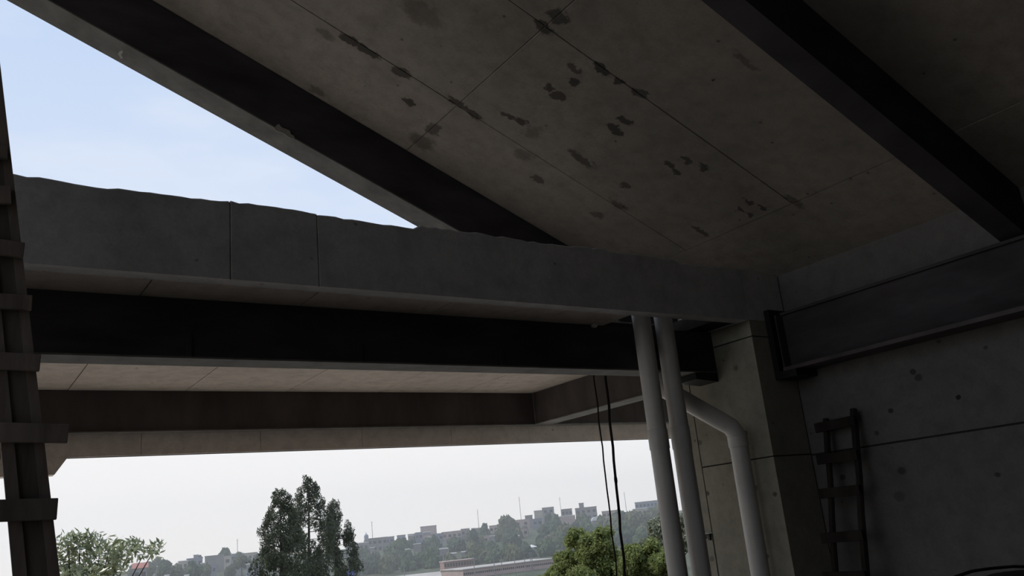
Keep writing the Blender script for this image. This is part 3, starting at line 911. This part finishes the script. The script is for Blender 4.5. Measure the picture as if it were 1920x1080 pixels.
gh, lh = 'small houses scattered over the hillside', 'small grey flat-roofed house scattered among the hillside trees'
for px, y, w, r in ((665, 1028, 18, 372), (730, 1006, 18, 402), (752, 1003, 16, 420), (772, 1001, 15, 412), (785, 998, 14, 418), (803, 1002, 18, 398), (822, 1000, 18, 405), (838, 997, 20, 420), (856, 995, 18, 412), (872, 991, 16, 422),
                    (846, 1010, 20, 380), (866, 1006, 22, 390), (822, 1014, 16, 370), (893, 990, 18, 415), (925, 985, 16, 420), (980, 990, 18, 370), (915, 1003, 20, 372), (1115, 972, 16, 410), (1150, 968, 18, 405), (1176, 972, 16, 395),
                    (398, 1058, 14, 345), (370, 1060, 16, 340), (445, 1052, 16, 350), (320, 1068, 14, 330), (345, 1066, 14, 325), (300, 1074, 14, 320)):
    house(px - w / 2, px + w / 2, y, r, rr_.choice(('wgrey', 'wpink', 'wgrey', 'wblue')), lh, gh, roof='wgrey', win=(2, 1), depth=4)
gs, ls = 'white roofed sheds on the hillside', 'small shed with a bright white roof between the hillside trees'
for px, y, w, r in ((698, 1026, 9, 340), (764, 1029, 8, 330), (782, 1019, 14, 350), (770, 1003, 9, 400), (800, 997, 14, 405), (832, 1028, 16, 330), (848, 1037, 15, 318), (869, 1034, 8, 322), (806, 1006, 6, 380), (923, 1004, 9, 345), (967, 1004, 14, 350), (313, 1078, 8, 290), (350, 1078, 8, 285), (381, 1055, 9, 345)):
    house(px - w / 2, px + w / 2, y, r, 'wgrey', ls, gs, name='shed', roof='white', depth=5)

gt = 'trees of the hazy hillside'
lb = 'small hazy green tree among the many on the far hillside'
rr_ = random.Random(33)
for px, py, r, rad in ((997, 1026, 318, 3), (1118, 976, 395, 4), (687, 1012, 392, 2), (445, 1020, 390, 2), (697, 990, 400, 2), (895, 970, 428, 2), (973, 950, 415, 2), (1049, 950, 440, 2), (1170, 940, 425, 2)):
    q = at_dist(px, py, r)
    TAKEN.append((q.x, q.y, rad))
KEEP = [(698,1026),(764,1029),(782,1019),(832,1028),(848,1037),(869,1034),(923,1004),(967,1004),(997,1026),(803,1002),(838,997),(856,995),(846,1010),(866,1006),(822,1014),(872,991),(772,1001),(752,1003),(705,1012),(665,1024),(1060,980),(1058,992),(978,984),(1007,982),(1118,974),(1145,966),(1176,965),(1200,960),(1225,950),(940,1040),(860,1050),(713,1018),(790,1006),(893,990)]
def free_spot(px, y, r0, r1, ww):
    for _ in range(40):
        x_ = px + rr_.uniform(-16, 16)
        if any(abs(kx - x_) < ww * 0.42 + 4 and y - ww * 1.0 < ky < y + 30 for kx, ky in KEEP) and rr_.random() < 0.93:
            continue
        r = rr_.uniform(r0, r1)
        q = at_dist(x_, y, r)
        rad = ww * r / FPX * 0.56
        if all((q.x - a) ** 2 + (q.y - b) ** 2 > (rad + c) ** 2 for a, b, c in TAKEN):
            TAKEN.append((q.x, q.y, rad))
            return x_, r
    return None
for (x0, x1, dt, r0, r1, n, w, lb, gt) in ((640, 1050, 62, 292, 310, 24, 34, 'hazy round tree in the lowest row, just above the long low pink building','lowest row of hillside trees'), (640, 1060, 42, 316, 348, 32, 30, 'hazy tree in the middle row of the hillside right of the tall pair','middle row of hillside trees'), (640, 1240, 24, 350, 390, 34, 26, 'small hazy tree growing just below the ridge houses','upper row of hillside trees'), (1050, 1260, 46, 300, 345, 20, 34, 'hazy tree on the slope directly behind the bright green bushy tree','trees behind the bushy tree'), (1090, 1260, 22, 360, 400, 12, 28, 'small hazy tree below the ridge between the ropes and drain pipe','trees between ropes and pipe'),
                                   (260, 520, 8, 300, 330, 14, 24, 'low hazy tree on the slope left of the tall pair','lower trees left of the tall pair'), (120, 520, -8, 340, 390, 12, 20, 'small far tree among the houses left of the tall pair','upper trees left of the tall pair')):
    for i in range(n):
        px = x0 + (x1 - x0) * (i + rr_.random()) / n
        hor = 997.4 - 0.1021 * (px - 960)
        ww = w * rr_.uniform(0.7, 1.25)
        fs = free_spot(px, hor + dt, r0, r1, ww)
        if fs:
            hill_tree(fs[0], hor + dt - ww * 0.8 + rr_.uniform(-6, 6), fs[1], ww, ww * rr_.uniform(0.8, 1.2), rr_.choice((0, 1, 2, 3, 5)), lb, gt)

# arched white roof, canopy tent, water tank
ar = at_dist(1118, 976, 395)
sc_ = 395 / FPX
g0 = ground_z(ar.x, ar.y)
t = thing('arched_shed', 'shed with a curved white roof at the right of the blank pinkish wall', 'building', (ar.x, ar.y, g0))
t.rotation_euler.z = -AZ
local('walls', MB().box(-1.8, 1.8, 0, 5, 0, ar.z - g0).mesh('walls', M['wgrey']), t)
n = 10
av, af = [], []
for i in range(n + 1):
    a = math.pi * i / n
    for yy in (-0.3, 5.2):
        av.append((-2.0 * math.cos(a), yy, ar.z - g0 + 1.7 * math.sin(a)))
for i in range(n):
    af.append((2 * i, 2 * i + 2, 2 * i + 3, 2 * i + 1))
af += [tuple(2 * i for i in range(n + 1)), tuple(2 * i + 1 for i in reversed(range(n + 1)))]
local('roof', MB().add(av, af).mesh('roof', M['white']), t)
ct = at_dist(997, 1026, 318)
g0 = ground_z(ct.x, ct.y)
t = thing('canopy_tent', 'small white peaked canopy tent among the hillside trees', 'tent', (ct.x, ct.y, g0))
hz = ct.z - g0
local('roof', MB().add([(-1.5, -1.5, hz), (1.5, -1.5, hz), (1.5, 1.5, hz), (-1.5, 1.5, hz), (0, 0, hz + 0.9)], [(0, 1, 4), (1, 2, 4), (2, 3, 4), (3, 0, 4), (3, 2, 1, 0)]).mesh('roof', M['white']), t)
for sx in (-1.4, 1.4):
    for sy in (-1.4, 1.4):
        local('leg', MB().box(sx - .05, sx + .05, sy - .05, sy + .05, -0.3, hz + 0.02).mesh('leg', M['mast']), t)
wt = at_dist(687, 1012, 392)
t = thing('water_tank', 'pale domed water tank rising over the rooftops right of the tall pair', 'tank', (wt.x, wt.y, ground_z(wt.x, wt.y)))
hz = wt.z - t.location.z
local('stand', MB().box(-0.9, 0.9, -0.9, 0.9, -0.2, hz - 0.2).mesh('stand', M['wgrey']), t)
local('tank', MB().tube([(0, 0, hz - .2), (0, 0, hz + 1.6), (0, 0, hz + 2.2), (0, 0, hz + 2.5)], [0.95, 0.95, 0.6, 0.1], 12).mesh('tank', M['wblue']), t)
local('vent', MB().tube([(0, 0, hz + 2.4), (0, 0, hz + 3.2)], 0.12, 6).mesh('vent', M['mast']), t)

# thin masts on the ridge
for px, y0, y1, r, lab in ((445, 1010, 1040, 390, 'thin pale mast over the bluish house left of the tall pair'), (697, 977, 1010, 400, 'thin pale mast beside the domed water tank'),
                           (895, 955, 990, 428, 'thin pale mast on the skyline left of the big round tree'), (973, 931, 976, 415, 'tallest pale mast, above the pinkish block'),
                           (1049, 932, 960, 440, 'thin pale mast behind the tower house'), (1170, 922, 962, 425, 'thin pale mast right of the thicker rope')):
    q = at_dist(px, y0, r)
    g0 = ground_z(q.x, q.y)
    t = thing('antenna_mast', lab, 'mast', (q.x, q.y, g0))
    hz = q.z - g0
    local('mast', MB().tube([(0, 0, -0.3), (0, 0, hz)], [0.16, 0.08], 6).mesh('mast', M['mast']), t)
    local('crossbar', MB().box(-0.4, 0.4, -0.03, 0.03, hz - 0.8, hz - 0.7).box(-0.3, 0.3, -0.03, 0.03, hz - 1.8, hz - 1.7).mesh('crossbar', M['mast']), t)

# long low buildings and the pale yard at the foot of the hill
def long_block(label, pxa, ya, pxb, yb, r0, r1, wall, h, depth, nwin, roof, name='long_building', wz=0.8):
    a, b = at_dist(pxa, ya, r0), at_dist(pxb, yb, r1)
    L = math.hypot(b.x - a.x, b.y - a.y)
    g0 = (ground_z(a.x, a.y) + ground_z(b.x, b.y)) / 2 - 0.2
    H = max(h, (a.z + b.z) / 2 - g0)
    t = thing(name, label, 'building', (a.x, a.y, g0))
    t.rotation_euler.z = math.atan2(b.y - a.y, b.x - a.x)
    local('walls', MB().box(0, L, 0, depth, 0, H - 0.2).mesh('walls', M[wall]), t)
    local('roof', MB().box(-.2, L + .2, -.3, depth + .2, H - 0.2, H).mesh('roof', M[roof]), t)
    for i in range(nwin):
        o = local('window', WINM, t, (L * (i + 0.5) / nwin, 0, H - 1.1))
        o.scale = (L / nwin * 0.30 / 0.6, 1, wz)
    return t
long_block('low reddish building with a row of dark windows at the foot of the hill', 832, 1053, 889, 1047, 262, 264, 'wbrick', 3.0, 6, 11, 'wpink')
long_block('long low pink building with a pale roof and a row of small openings', 868, 1068, 1040, 1049, 214, 226, 'wpink', 2.4, 13, 46, 'road', wz=0.4)
yd = MB()
ya = [at_dist(x, y, 1) for x, y in ((620, 1086), (780, 1066), (800, 1072), (640, 1096))]
pts = []
for x, y, in ((640, 1092), (780, 1072), (850, 1066), (846, 1078), (700, 1100)):
    d = ray(x, y)
    k = (-7.95 - 1.6) / d.z
    pts.append(EYE + d * k)
yv = [tuple(p + Vector((0, 0, 0.02))) for p in pts] + [tuple(p - Vector((0, 0, 0.5))) for p in pts]
n = len(pts)
tag(MB().add(yv, [tuple(range(n)), tuple(reversed(range(n, 2 * n)))] + [(i, n + i, n + (i + 1) % n, (i + 1) % n) for i in range(n)]).build('pale_yard', M['road'], kind='structure'), 'pale bare yard at the foot of the hill', 'yard')
gp, lp = 'thin posts along the yard', 'thin dark post standing before the long low pink building'
POSTM = MB().tube([(0, 0, -0.2), (0, 0, 4.6)], [0.10, 0.07], 6).box(-0.35, 0.05, -0.05, 0.05, 4.5, 4.6).mesh('post', M['mast'])
for px in (758, 890, 928, 942, 967, 986, 997, 1000):
    q = at_dist(px, 1075, 205)
    o = link('yard_post', POSTM)
    o.location = (q.x, q.y, ground_z(q.x, q.y))
    tag(o, lp, 'post', gp)
